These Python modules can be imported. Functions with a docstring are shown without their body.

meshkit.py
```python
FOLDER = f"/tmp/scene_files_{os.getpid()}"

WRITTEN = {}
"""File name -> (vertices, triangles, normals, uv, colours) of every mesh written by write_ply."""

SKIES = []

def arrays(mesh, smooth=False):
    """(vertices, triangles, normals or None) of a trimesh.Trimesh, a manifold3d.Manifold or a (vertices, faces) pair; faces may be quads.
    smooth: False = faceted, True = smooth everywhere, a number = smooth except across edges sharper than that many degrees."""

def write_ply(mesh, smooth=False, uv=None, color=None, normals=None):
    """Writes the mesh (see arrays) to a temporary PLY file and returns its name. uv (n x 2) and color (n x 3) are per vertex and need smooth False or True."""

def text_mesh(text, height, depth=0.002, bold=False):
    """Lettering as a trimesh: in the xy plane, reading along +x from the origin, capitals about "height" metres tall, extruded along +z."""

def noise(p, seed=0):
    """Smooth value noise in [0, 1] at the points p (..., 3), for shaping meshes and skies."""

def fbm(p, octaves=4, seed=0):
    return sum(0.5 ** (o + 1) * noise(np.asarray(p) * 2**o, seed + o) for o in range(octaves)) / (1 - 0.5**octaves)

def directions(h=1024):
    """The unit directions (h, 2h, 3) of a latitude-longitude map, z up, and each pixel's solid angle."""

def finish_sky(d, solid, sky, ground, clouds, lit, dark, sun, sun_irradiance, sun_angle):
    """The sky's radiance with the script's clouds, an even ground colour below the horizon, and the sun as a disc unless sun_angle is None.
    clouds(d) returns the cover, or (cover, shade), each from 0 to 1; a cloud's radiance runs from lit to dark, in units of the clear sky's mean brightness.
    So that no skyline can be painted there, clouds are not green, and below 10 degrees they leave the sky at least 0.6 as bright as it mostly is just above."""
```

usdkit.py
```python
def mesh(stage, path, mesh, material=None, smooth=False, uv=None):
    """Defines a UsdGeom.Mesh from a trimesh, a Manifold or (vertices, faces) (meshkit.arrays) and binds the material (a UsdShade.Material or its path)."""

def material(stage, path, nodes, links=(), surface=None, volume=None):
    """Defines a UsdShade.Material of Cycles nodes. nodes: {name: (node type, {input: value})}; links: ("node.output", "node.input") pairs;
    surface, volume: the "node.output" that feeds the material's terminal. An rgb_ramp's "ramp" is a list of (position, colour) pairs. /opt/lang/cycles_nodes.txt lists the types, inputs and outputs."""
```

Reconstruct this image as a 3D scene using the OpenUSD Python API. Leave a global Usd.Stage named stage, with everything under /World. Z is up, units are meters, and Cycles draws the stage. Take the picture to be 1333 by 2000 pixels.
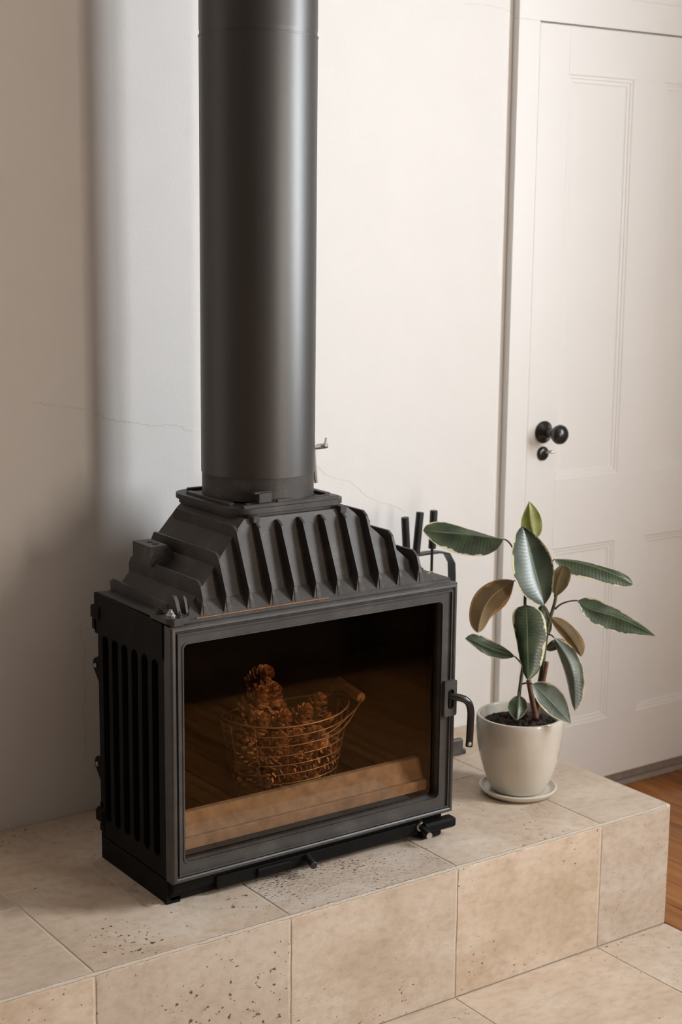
import math, random
import numpy as np, trimesh, shapely
import shapely.geometry as sg
from manifold3d import Manifold
from pxr import Usd, UsdGeom, UsdLux, UsdShade, Gf, Sdf, Vt
import usdkit, meshkit

stage = Usd.Stage.CreateInMemory()
UsdGeom.SetStageUpAxis(stage, 'Z'); UsdGeom.SetStageMetersPerUnit(stage, 1.0)
UsdGeom.Xform.Define(stage, '/World'); UsdGeom.Scope.Define(stage, '/World/Looks')
V = np.array
RNG = np.random.default_rng(7)

# ------------------------------------------------------------------ camera
# world: x to the right along the chimney wall, y into the wall (its face is y = 0), z up, hearth top z = 0
FPX = 3038.89
CAM = V([-1.3439, -2.9694, 1.28137])
yaw_, pit_, rol_ = None, None, None
CR = V([0.81600133, -0.57795659, 0.01039294]); CU = V([0.09743904, 0.15524911, 0.98305816]); CF = V([0.56977843, 0.80116409, -0.18299902])
cam = UsdGeom.Camera.Define(stage, '/World/Camera')
cam.CreateHorizontalApertureAttr(24.0); cam.CreateVerticalApertureAttr(36.0)
cam.CreateFocalLengthAttr(FPX / 1333 * 24.0); cam.CreateFStopAttr(4.5); cam.CreateFocusDistanceAttr(3.0)
cam.CreateClippingRangeAttr(Gf.Vec2f(0.05, 100))
cam.AddTransformOp().Set(Gf.Matrix4d(*CR, 0, *CU, 0, *(-CF), 0, *CAM, 1))
cam.CreateExposureAttr(0.0)

# ------------------------------------------------------------------ light: daylight entering by the room's two windows
def rect_light(name, loc, normal_to, w, h, power, color):
    l = UsdLux.RectLight.Define(stage, '/World/' + name)
    d = V(normal_to, float); d /= np.linalg.norm(d)
    z = -d; x = np.cross([0, 0, 1.], z); x /= np.linalg.norm(x); y = np.cross(z, x)
    l.AddTransformOp().Set(Gf.Matrix4d(*x, 0, *y, 0, *z, 0, *loc, 1))
    l.CreateWidthAttr(w); l.CreateHeightAttr(h); l.CreateIntensityAttr(power); l.CreateColorAttr(Gf.Vec3f(*color))
rect_light('daylight_right', (2.39, -2.12, 1.62), (-1, 0, 0), 0.85, 1.6, 36.5, (0.93, 0.97, 1.0))
rect_light('daylight_front', (1.75, -5.28, 1.12), (0, 1, 0), 0.5, 1.8, 29.0, (1.0, 0.87, 0.73))

# ------------------------------------------------------------------ naming helpers
used = {}
def numbered(path):
    n = used.get(path, 0); used[path] = n + 1
    return path if n == 0 else f'{path}_{n:03d}'
def tag(p, label=None, cat=None, group=None, kind=None):
    p = p.GetPrim() if hasattr(p, 'GetPrim') else p
    for k, v in (('label', label), ('category', cat), ('group', group), ('kind', kind)):
        if v: p.SetCustomDataByKey(k, v)
    return p
def pathof(parent): return '/World' if parent is None else str(parent.GetPath())
def obj(name, mesh, mat, parent=None, smooth=30, label=None, kind=None, uv=None, vals=None):
    m = usdkit.mesh(stage, numbered(pathof(parent) + '/' + name), mesh, M[mat], smooth=smooth, uv=uv)
    for k, arr in (vals or {}).items():
        UsdGeom.PrimvarsAPI(m).CreatePrimvar(k, Sdf.ValueTypeNames.FloatArray, 'vertex').Set(Vt.FloatArray.FromNumpy(np.asarray(arr, np.float32)))
    return tag(m, label=label, kind=kind)
def thing(name, label, cat, loc=(0, 0, 0), group=None, kind=None):
    x = UsdGeom.Xform.Define(stage, numbered('/World/' + name)); x.AddTranslateOp().Set(Gf.Vec3d(*map(float, loc)))
    return tag(x, label, cat, group, kind)
def sub(name, parent, label=None):
    return tag(UsdGeom.Xform.Define(stage, numbered(pathof(parent) + '/' + name)), label)

# ------------------------------------------------------------------ mesh helpers
def cat(*ms):
    flat = []
    for m in ms: flat += m if isinstance(m, list) else [m]
    return trimesh.util.concatenate(flat)
def hull(pts):
    return trimesh.convex.convex_hull(np.asarray(pts, float))
def box(x0, x1, y0, y1, z0, z1, b=0.0):
    if b <= 0:
        m = trimesh.creation.box([x1 - x0, y1 - y0, z1 - z0]); m.apply_translation([(x0 + x1) / 2, (y0 + y1) / 2, (z0 + z1) / 2]); return m
    b = min(b, (x1 - x0) / 2.01, (y1 - y0) / 2.01, (z1 - z0) / 2.01); p = []
    for sx in (0, 1):
        for sy in (0, 1):
            for sz in (0, 1):
                c = [x0 if not sx else x1, y0 if not sy else y1, z0 if not sz else z1]
                s = [1 - 2 * sx, 1 - 2 * sy, 1 - 2 * sz]
                for k in range(3): p.append([c[i] + (0 if i == k else s[i] * b) for i in range(3)])
    return hull(p)
def frame_of(d):
    d = V(d, float) / np.linalg.norm(d); a = np.cross(d, [0, 0, 1.] if abs(d[2]) < .9 else [1., 0, 0]); a /= np.linalg.norm(a)
    return a, np.cross(d, a), d
def cyl(p0, p1, r, n=20, r2=None, ch=0.0):
    p0, p1 = V(p0, float), V(p1, float); a, b, d = frame_of(p1 - p0); L = np.linalg.norm(p1 - p0); r2 = r if r2 is None else r2
    ang = np.arange(n) * 2 * np.pi / n; ring = np.cos(ang)[:, None] * a + np.sin(ang)[:, None] * b
    if ch: rows = [p0 + ring * (r - ch), p0 + d * ch + ring * r, p1 - d * ch + ring * r2, p1 + ring * (r2 - ch)]
    else: rows = [p0 + ring * r, p1 + ring * r2]
    return hull(np.vstack(rows))
def spline(pts, n):
    from scipy.interpolate import CubicSpline
    p = np.asarray(pts, float); t = np.r_[0, np.cumsum(np.linalg.norm(np.diff(p[:, :min(3, p.shape[1])], axis=0), axis=1))]; t /= t[-1]
    if len(p) < 3: return p[0] + (p[-1] - p[0]) * np.linspace(0, 1, n)[:, None]
    return CubicSpline(t, p, axis=0)(np.linspace(0, 1, n))
def tube(pts, r, n=8, closed=False):
    p = np.asarray(pts, float); m = len(p); r = np.broadcast_to(r, (m,))
    t = (np.roll(p, -1, 0) - np.roll(p, 1, 0)) if closed else np.gradient(p, axis=0)
    t /= np.linalg.norm(t, axis=1)[:, None] + 1e-12
    a = frame_of(t[0])[0]; A = []
    for k in range(m):
        a = a - t[k] * (a @ t[k]); a /= np.linalg.norm(a) + 1e-12; A.append(a)
    A = V(A); B = np.cross(t, A); ang = np.arange(n) * 2 * np.pi / n
    v = p[:, None] + r[:, None, None] * (np.cos(ang)[None, :, None] * A[:, None] + np.sin(ang)[None, :, None] * B[:, None])
    f = []
    for i in range(m if closed else m - 1):
        j = (i + 1) % m
        for k in range(n):
            q = (k + 1) % n; f += [[i * n + k, i * n + q, j * n + q], [i * n + k, j * n + q, j * n + k]]
    v = v.reshape(-1, 3)
    if not closed:
        c = len(v); v = np.vstack([v, p[:1], p[-1:]])
        for k in range(n):
            q = (k + 1) % n; f += [[c, q, k], [c + 1, (m - 1) * n + k, (m - 1) * n + q]]
    return trimesh.Trimesh(v, f, process=False)
def lathe(prof, center=(0, 0, 0), axis='z', n=56):
    prof = np.asarray(prof, float); m = trimesh.creation.revolve(prof, sections=n)
    if m.volume < 0: m.invert()
    if axis == '-y': m.apply_transform(trimesh.transformations.rotation_matrix(math.pi / 2, [1, 0, 0]))
    if axis == 'x': m.apply_transform(trimesh.transformations.rotation_matrix(math.pi / 2, [0, 1, 0]))
    m.apply_translation(center); return m
def extrude(poly, h):
    polys = getattr(poly, 'geoms', [poly])
    return cat([trimesh.creation.extrude_polygon(g, h, engine='earcut') for g in polys])
def ext_y(poly, y0, y1):      # polygon in (x, z) pushed from y0 to y1
    m = extrude(poly, y1 - y0); v = m.vertices.copy(); m.vertices = np.c_[v[:, 0], y0 + v[:, 2], v[:, 1]]; m.invert(); return m
def ext_x(poly, x0, x1):      # polygon in (y, z) pushed from x0 to x1
    m = extrude(poly, x1 - x0); v = m.vertices.copy(); m.vertices = np.c_[x0 + v[:, 2], v[:, 0], v[:, 1]]; return m
def ext_z(poly, z0, z1):
    m = extrude(poly, z1 - z0); m.apply_translation([0, 0, z0]); return m
def rrect(x0, x1, y0, y1, r): return sg.box(x0 + r, y0 + r, x1 - r, y1 - r).buffer(r, quad_segs=6)
def mitre(x0, x1, z0, z1, prof, y):
    """A moulding run round a rectangle in the plane y: prof is a closed loop of (inset, height towards -y)."""
    prof = np.asarray(prof, float); n = len(prof); v = []
    for cx, cz, sx, sz in ((x0, z0, 1, 1), (x1, z0, -1, 1), (x1, z1, -1, -1), (x0, z1, 1, -1)):
        for d, h in prof: v.append([cx + sx * d, y - h, cz + sz * d])
    f = []
    for i in range(4):
        j = (i + 1) % 4
        for k in range(n):
            q = (k + 1) % n; f += [[i * n + k, j * n + k, j * n + q], [i * n + k, j * n + q, i * n + q]]
    m = trimesh.Trimesh(v, f, process=False)
    if m.volume < 0: m.invert()
    return m

def Manifold_union(ms):
    return trimesh.boolean.union(ms, engine='manifold')

# ------------------------------------------------------------------ materials
M = {}
def mat(name, nodes, links=(), surface='p.BSDF'): M[name] = usdkit.material(stage, '/World/Looks/' + name, nodes, links, surface=surface)
def plain(name, color, rough=.5, metal=0., bump=0., bscale=60., var=0., spec=.5, coat=0., detail=4.):
    n = {'g': ('geometry', {}), 'p': ('principled_bsdf', {'base_color': color, 'roughness': rough, 'metallic': metal, 'specular_ior_level': spec, 'coat_weight': coat}),
         'n': ('noise_texture', {'scale': bscale, 'detail': detail})}
    l = [('g.position', 'n.vector')]
    if var:
        n['r'] = ('rgb_ramp', {'ramp': [(.3, tuple(c * (1 - var) for c in color)), (.7, tuple(min(1, c * (1 + var)) for c in color))]})
        l += [('n.fac', 'r.fac'), ('r.color', 'p.base_color')]
    if bump:
        n['b'] = ('bump', {'strength': bump, 'distance': .002}); l += [('n.fac', 'b.height'), ('b.normal', 'p.normal')]
    mat(name, n, l)
# painted plaster: faint trowel marks, fine grain
mat('plaster', {'g': ('geometry', {}), 'n1': ('noise_texture', {'scale': 9, 'detail': 5, 'roughness': .6}), 'n2': ('noise_texture', {'scale': 160, 'detail': 3}),
    'r': ('rgb_ramp', {'ramp': [(.3, (.815, .80, .78)), (.7, (.835, .82, .80))]}), 'mx': ('mix_float', {'fac': .35}),
    'b': ('bump', {'strength': .22, 'distance': .003}), 'p': ('principled_bsdf', {'roughness': .75, 'specular_ior_level': .3})},
    [('g.position', 'n1.vector'), ('g.position', 'n2.vector'), ('n1.fac', 'r.fac'), ('r.color', 'p.base_color'), ('n1.fac', 'mx.a'), ('n2.fac', 'mx.b'), ('mx.result', 'b.height'), ('b.normal', 'p.normal')])
plain('paint', (.83, .815, .795), .42, bump=.05, bscale=120)
plain('ceiling_paint', (.42, .39, .36), .8)
plain('room_paint', (.33, .285, .24), .8)
plain('crack', (.42, .36, .30), .9)
plain('threshold_paint', (.36, .31, .27), .5, var=.1)
plain('black_knob', (.016, .015, .014), .28, coat=.3)
plain('steel', (.66, .64, .61), .42, metal=1., bump=.1, bscale=90)
plain('dark_metal', (.022, .024, .024), .42, spec=.5)
plain('flue_paint', (.026, .023, .0215), .43, bump=.04, bscale=220, spec=1.0)
def iron(name, base, rough, specks, bump=.35, spec=.5):
    mat(name, {'g': ('geometry', {}), 'n': ('noise_texture', {'scale': 420, 'detail': 3, 'roughness': .6}), 'n2': ('noise_texture', {'scale': 18, 'detail': 5}),
        'v': ('noise_texture', {'scale': 620, 'detail': 1}), 'm': ('math', {'math_type': 'multiply'}),
        'rs': ('rgb_ramp', {'ramp': [(.0, (0, 0, 0)), (.34, (0, 0, 0)), (.40, (specks, specks, specks))]}),
        'r': ('rgb_ramp', {'ramp': [(.3, tuple(c * .8 for c in base)), (.7, tuple(c * 1.2 for c in base))]}),
        'mx': ('mix_color', {'b': (.33, .30, .27)}), 'b': ('bump', {'strength': bump, 'distance': .0008}),
        'p': ('principled_bsdf', {'roughness': rough, 'specular_ior_level': spec})},
        [('g.position', 'n.vector'), ('g.position', 'n2.vector'), ('g.position', 'v.vector'), ('n2.fac', 'r.fac'), ('r.color', 'mx.a'), ('v.fac', 'm.value1'), ('n2.fac', 'm.value2'),
         ('m.value', 'rs.fac'), ('rs.color', 'mx.fac'), ('mx.result', 'p.base_color'), ('n.fac', 'b.height'), ('b.normal', 'p.normal')])
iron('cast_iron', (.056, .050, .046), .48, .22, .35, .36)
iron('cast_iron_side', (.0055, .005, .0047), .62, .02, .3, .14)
iron('door_iron', (.057, .054, .052), .42, .12, .15)
iron('firebox_iron', (.0035, .003, .0028), .8, .0, .3, .15)
plain('rust', (.36, .17, .08), .9, var=.3, bscale=200)
plain('ledge_stone', (.36, .325, .29), .8, var=.25, bscale=40, bump=.3)
plain('rope_seal', (.02, .018, .016), .9)
# stove glass: fresnel reflection, warm tint, a thin brown smoke film
mat('stove_glass', {'t': ('transparent_bsdf', {'color': (.86, .75, .64)}), 'gl': ('glossy_bsdf', {'color': (1, 1, 1), 'roughness': .012}), 'fr': ('fresnel', {'IOR': 1.52}),
    'k': ('math', {'math_type': 'multiply', 'value2': 1.05}), 'bf': ('math', {'math_type': 'subtract', 'value1': 1.}), 'kb': ('math', {'math_type': 'multiply'}), 'm': ('mix_closure', {}), 'd': ('diffuse_bsdf', {'color': (.20, .10, .045)}), 'm2': ('mix_closure', {}), 'g': ('geometry', {}),
    'n': ('noise_texture', {'scale': 7, 'detail': 5}), 'rg': ('rgb_ramp', {'ramp': [(.3, (.0005,) * 3), (.75, (.005,) * 3)]})},
    [('fr.fac', 'k.value1'), ('g.backfacing', 'bf.value2'), ('k.value', 'kb.value1'), ('bf.value', 'kb.value2'), ('kb.value', 'm.fac'), ('t.BSDF', 'm.closure1'), ('gl.BSDF', 'm.closure2'), ('g.position', 'n.vector'), ('n.fac', 'rg.fac'), ('rg.color', 'm2.fac'), ('m.closure', 'm2.closure1'), ('d.BSDF', 'm2.closure2')], surface='m2.closure')
mat('window_glass', {'t': ('transparent_bsdf', {}), 'gl': ('glossy_bsdf', {'roughness': .01}), 'fr': ('fresnel', {'IOR': 1.45}), 'g': ('geometry', {}), 'bf': ('math', {'math_type': 'subtract', 'value1': 1.}), 'kb': ('math', {'math_type': 'multiply'}), 'm': ('mix_closure', {})},
    [('g.backfacing', 'bf.value2'), ('fr.fac', 'kb.value1'), ('bf.value', 'kb.value2'), ('kb.value', 'm.fac'), ('t.BSDF', 'm.closure1'), ('gl.BSDF', 'm.closure2')], surface='m.closure')
# travertine: honey clouds, per-tile tone, pits that are deep and dirt-filled
def travertine(name, pits, tint=(1, 1, 1), pitcol=(.15, .095, .06), sc=(1, 1, 1)):
    c = [tuple(a * b for a, b in zip(q, tint)) for q in ((.535, .415, .305), (.625, .50, .385), (.705, .60, .495))]
    mat(name, {'g': ('geometry', {}), 'oi': ('object_info', {}), 'cx': ('combine_xyz', {}), 'ad': ('vector_math', {'math_type': 'add'}), 'mu': ('math', {'math_type': 'multiply', 'value2': 37.}),
        'mp': ('mapping', {'scale': sc}), 'n1': ('noise_texture', {'scale': 7, 'detail': 6, 'roughness': .6, 'distortion': .6}), 'r1': ('rgb_ramp', {'ramp': [(.30, c[0]), (.5, c[1]), (.72, c[2])]}),
        'v': ('noise_texture', {'scale': 120, 'detail': 2.5, 'roughness': .55}), 'n3': ('noise_texture', {'scale': 6, 'detail': 3}), 'su': ('math', {'math_type': 'multiply_add', 'value2': .42, 'value3': -.21 + pits}),
        'ad2': ('math', {'math_type': 'add'}), 'rp': ('rgb_ramp', {'ramp': [(.765, (0, 0, 0)), (.82, (1, 1, 1))]}), 'mx': ('mix_color', {'b': pitcol}), 'hs': ('hsv', {}), 'mr': ('map_range', {'from_min': 0., 'from_max': 1., 'to_min': .93, 'to_max': 1.06}),
        'n4': ('noise_texture', {'scale': 55, 'detail': 6, 'roughness': .62}), 'rn4': ('rgb_ramp', {'ramp': [(.30, (.86, .83, .79)), (.5, (1, 1, 1)), (.68, (1.07, 1.07, 1.08))]}), 'mt': ('mix_color', {'blend_type': 'multiply', 'fac': 1.}), 'ms': ('map_range', {'to_min': .84, 'to_max': 1.06}), 'mh': ('math', {'math_type': 'multiply_add', 'value2': -3.}), 'b': ('bump', {'strength': .35, 'distance': .002}),
        'p': ('principled_bsdf', {'roughness': .55, 'specular_ior_level': .35})},
        [('g.position', 'ad.vector1'), ('oi.random', 'mu.value1'), ('mu.value', 'cx.x'), ('mu.value', 'cx.y'), ('cx.vector', 'ad.vector2'), ('ad.vector', 'mp.vector'), ('mp.vector', 'n1.vector'), ('mp.vector', 'v.vector'), ('ad.vector', 'n3.vector'),
         ('n1.fac', 'r1.fac'), ('n3.fac', 'su.value1'), ('v.fac', 'ad2.value1'), ('su.value', 'ad2.value2'), ('ad2.value', 'rp.fac'), ('r1.color', 'hs.color'), ('oi.random', 'mr.value'), ('mr.result', 'hs.value'),
         ('hs.color', 'mt.a'), ('n4.fac', 'rn4.fac'), ('rn4.color', 'mt.b'), ('mt.result', 'mx.a'), ('ms.result', 'hs.saturation'), ('oi.random', 'ms.value'), ('rp.color', 'mx.fac'), ('mx.result', 'p.base_color'), ('mp.vector', 'n4.vector'), ('rp.color', 'mh.value1'), ('n4.fac', 'mh.value3'), ('mh.value', 'b.height'), ('b.normal', 'p.normal')])
travertine('travertine', .083, sc=(.75, .75, 1.2))
travertine('travertine_pitted', .15, tint=(1.0, 1.02, 1.06), sc=(1.0, 1.7, 1.2))
travertine('travertine_holed', .10, sc=(.7, .7, .9))
travertine('travertine_smooth', .02, tint=(.98, .98, .98), sc=(.6, 1., 1.))
plain('grout', (.66, .56, .45), .9, bump=.4, bscale=300, var=.1)
plain('edge_grout', (.74, .66, .57), .85, bump=.4, bscale=250, var=.06)
# pine boards along y: grain, per-board tone, knots
mat('pine', {'g': ('geometry', {}), 'oi': ('object_info', {}), 'mu': ('math', {'math_type': 'multiply', 'value2': 53.}), 'cx': ('combine_xyz', {}), 'ad': ('vector_math', {'math_type': 'add'}),
    'mp': ('mapping', {'scale': (14, 1.1, 14)}), 'n': ('noise_texture', {'scale': 2.2, 'detail': 5, 'distortion': 1.2}), 'r': ('rgb_ramp', {'ramp': [(.25, (.25, .085, .018)), (.5, (.43, .165, .040)), (.75, (.55, .25, .075))]}),
    'mp2': ('mapping', {'scale': (1, .45, 1)}), 'v': ('voronoi_texture', {'scale': 5.0}), 'rk': ('rgb_ramp', {'ramp': [(.06, (1, 1, 1)), (.12, (0, 0, 0))]}), 'mx': ('mix_color', {'b': (.06, .022, .008)}),
    'hs': ('hsv', {}), 'mr': ('map_range', {'to_min': .72, 'to_max': 1.15}), 'p': ('principled_bsdf', {'roughness': .32, 'coat_weight': .25, 'coat_roughness': .15})},
    [('g.position', 'ad.vector1'), ('oi.random', 'mu.value1'), ('mu.value', 'cx.y'), ('cx.vector', 'ad.vector2'), ('ad.vector', 'mp.vector'), ('mp.vector', 'n.vector'), ('n.fac', 'r.fac'), ('ad.vector', 'mp2.vector'), ('mp2.vector', 'v.vector'),
     ('v.distance', 'rk.fac'), ('r.color', 'hs.color'), ('oi.random', 'mr.value'), ('mr.result', 'hs.value'), ('hs.color', 'mx.a'), ('rk.color', 'mx.fac'), ('mx.result', 'p.base_color')])
plain('subfloor', (.05, .025, .012), .9)
plain('sofa_cloth', (.010, .010, .011), .95, bump=.3, bscale=400)
plain('sofa_leg', (.02, .012, .008), .5)
# plant
def leafmat(name, top, top2, other, rough, cream=(.66, .57, .36), spec=.7, edge=.90):
    mat(name, {'uv': ('uvmap', {'attribute': 'st'}), 's': ('separate_xyz', {}), 'sd': ('attribute', {'attribute': 'side'}), 'ab': ('math', {'math_type': 'absolute'}), 'g': ('geometry', {}),
        'n': ('noise_texture', {'scale': 30, 'detail': 3, 'distortion': .8}), 'ns': ('math', {'math_type': 'multiply_add', 'value2': .62, 'value3': -.33}), 'e': ('math', {'math_type': 'add'}),
        'rc': ('rgb_ramp', {'ramp': [(edge, (0, 0, 0)), (edge + .025, (1, 1, 1))]}), 'rm': ('rgb_ramp', {'ramp': [(.018, (1, 1, 1)), (.035, (0, 0, 0))]}),
        'n2': ('noise_texture', {'scale': 22, 'detail': 3}), 'rg': ('rgb_ramp', {'ramp': [(.38, top), (.62, top2)]}), 'mo': ('mix_color', {'b': other}), 'mm': ('mix_color', {'b': tuple(min(1, c * 2.2 + .04) for c in top2)}), 'mc': ('mix_color', {'b': cream}),
        'vs': ('math', {'math_type': 'multiply_add', 'value2': -9.}), 'vm': ('math', {'math_type': 'multiply', 'value2': 150.}), 'si': ('math', {'math_type': 'sine'}), 'ad': ('math', {'math_type': 'add'}),
        'b': ('bump', {'strength': .08, 'distance': .0012}), 'p': ('principled_bsdf', {'roughness': rough, 'specular_ior_level': spec}), 'tr': ('translucent_bsdf', {}), 'ms': ('mix_closure', {'fac': .12})},
        [('uv.UV', 's.vector'), ('s.x', 'ab.value1'), ('g.position', 'n.vector'), ('n.fac', 'ns.value1'), ('ab.value', 'e.value1'), ('ns.value', 'e.value2'), ('e.value', 'rc.fac'), ('ab.value', 'rm.fac'),
         ('g.position', 'n2.vector'), ('n2.fac', 'rg.fac'), ('rg.color', 'mo.a'), ('sd.fac', 'mo.fac'), ('mo.result', 'mm.a'), ('rm.color', 'mm.fac'), ('mm.result', 'mc.a'), ('rc.color', 'mc.fac'), ('mc.result', 'p.base_color'), ('mc.result', 'tr.color'),
         ('s.y', 'vm.value1'), ('ab.value', 'vs.value1'), ('vm.value', 'vs.value3'), ('vs.value', 'si.value1'), ('si.value', 'b.height'), ('b.normal', 'p.normal'), ('p.BSDF', 'ms.closure1'), ('tr.BSDF', 'ms.closure2')], surface='ms.closure')
leafmat('leaf_green', (.026, .043, .020), (.055, .080, .036), (.22, .19, .09), .30)
leafmat('leaf_gloss', (.030, .048, .026), (.06, .088, .05), (.22, .19, .09), .36, spec=1.0)
leafmat('leaf_olive', (.30, .255, .13), (.24, .20, .10), (.03, .05, .03), .5, cream=(.62, .47, .22))
leafmat('leaf_brown', (.27, .19, .10), (.31, .23, .12), (.03, .05, .03), .5, cream=(.60, .37, .15), spec=.4, edge=.80)
leafmat('leaf_lime', (.22, .25, .05), (.28, .29, .07), (.2, .22, .05), .4, cream=(.45, .44, .16))
leafmat('leaf_grey', (.065, .090, .066), (.19, .22, .17), (.22, .19, .09), .36, spec=.9, edge=.86)
plain('stem_green', (.075, .085, .025), .5, var=.3, bscale=90)
plain('stem_brown', (.16, .075, .042), .6, var=.35, bscale=90, bump=.3)
plain('petiole_red', (.12, .075, .045), .45)
plain('glaze', (.66, .61, .525), .16, var=.05, bscale=14, coat=.4)
plain('soil', (.030, .018, .012), .95, var=.6, bscale=180, bump=1., detail=5)
# basket and cones
plain('wire', (.30, .20, .12), .45, metal=.4)
plain('dowel', (.50, .34, .20), .6, var=.2, bscale=60)
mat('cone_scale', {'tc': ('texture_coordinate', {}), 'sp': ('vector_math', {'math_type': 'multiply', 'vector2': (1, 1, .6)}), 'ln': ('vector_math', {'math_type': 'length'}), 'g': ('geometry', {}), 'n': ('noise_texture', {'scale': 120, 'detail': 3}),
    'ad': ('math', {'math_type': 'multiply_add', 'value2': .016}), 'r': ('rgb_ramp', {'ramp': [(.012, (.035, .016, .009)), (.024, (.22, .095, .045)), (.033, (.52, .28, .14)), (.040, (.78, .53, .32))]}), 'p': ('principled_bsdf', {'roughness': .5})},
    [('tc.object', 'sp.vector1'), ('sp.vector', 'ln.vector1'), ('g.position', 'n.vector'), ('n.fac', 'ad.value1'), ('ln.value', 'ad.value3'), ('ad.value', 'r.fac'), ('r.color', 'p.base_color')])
plain('cone_core', (.07, .035, .018), .9)
plain('straw', (.55, .42, .25), .8)

# ------------------------------------------------------------------ the room
XL, XR, YF, ZF, ZC = -4.4, 2.30, -5.2, -0.288, 2.75
def struct(name, mesh, m, parent=None, smooth=False): return tag(obj(name, mesh, m, parent, smooth), kind='structure' if parent is None else None)
DX0, DX1, DZ1 = 1.336, 2.111, 1.766
wb = thing('wall_back', None, None, kind='structure')
struct('plaster_face', cat(box(XL - .1, DX0 - .02, 0, .12, ZF - .05, ZC), box(DX0 - .02, DX1 + .02, 0, .12, DZ1 + .02, ZC), box(DX1 + .02, XR + .1, 0, .12, ZF - .05, ZC)), 'plaster', wb)
wr = struct('wall_right', cat(box(XR, XR + .1, YF, 0, ZF - .05, .80), box(XR, XR + .1, YF, 0, 2.44, ZC), box(XR, XR + .1, YF, -2.56, .80, 2.44), box(XR, XR + .1, -1.68, 0, .80, 2.44)), 'room_paint')
wf = struct('wall_front', cat(box(XL, XR, YF - .1, YF, ZF - .05, .2), box(XL, XR, YF - .1, YF, 2.04, ZC), box(XL, 1.48, YF - .1, YF, .2, 2.04), box(2.02, XR, YF - .1, YF, .2, 2.04)), 'room_paint')
wl = struct('wall_left', box(XL - .1, XL, YF, 0, ZF - .05, ZC), 'room_paint')
ce = struct('ceiling', box(XL - .1, XR + .1, YF - .1, .12, ZC, ZC + .08), 'ceiling_paint')
def window(n, a0, a1, z0, z1, side):
    w = thing(f'window_{n}', None, None, kind='structure')
    def put(u0, u1, v0, v1, d0, d1, b=.004):
        return box(XR + d0, XR + d1, u0, u1, v0, v1, b) if side == 'r' else box(u0, u1, YF - d1, YF - d0, v0, v1, b)
    obj('window_frame', cat(put(a0, a0 + .05, z0, z1, .01, .07), put(a1 - .05, a1, z0, z1, .01, .07), put(a0, a1, z0, z0 + .06, .01, .07), put(a0, a1, z1 - .05, z1, .01, .07)), 'paint', w)
    am, zm = (a0 + a1) / 2, (z0 + z1) / 2
    obj('glazing_bar', put(am - .016, am + .016, z0 + .05, z1 - .05, .02, .05), 'paint', w); obj('glazing_bar', put(a0 + .05, a1 - .05, zm - .018, zm + .018, .02, .05), 'paint', w)
    obj('window_pane', put(a0 + .04, a1 - .04, z0 + .05, z1 - .04, .033, .037, 0), 'window_glass', w)
    obj('window_sill', put(a0 - .04, a1 + .04, z0 - .03, z0 + .005, -.05, .08), 'paint', w)
window(1, -2.56, -1.68, .80, 2.44, 'r'); window(2, 1.48, 2.02, .2, 2.04, 'f')

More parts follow.
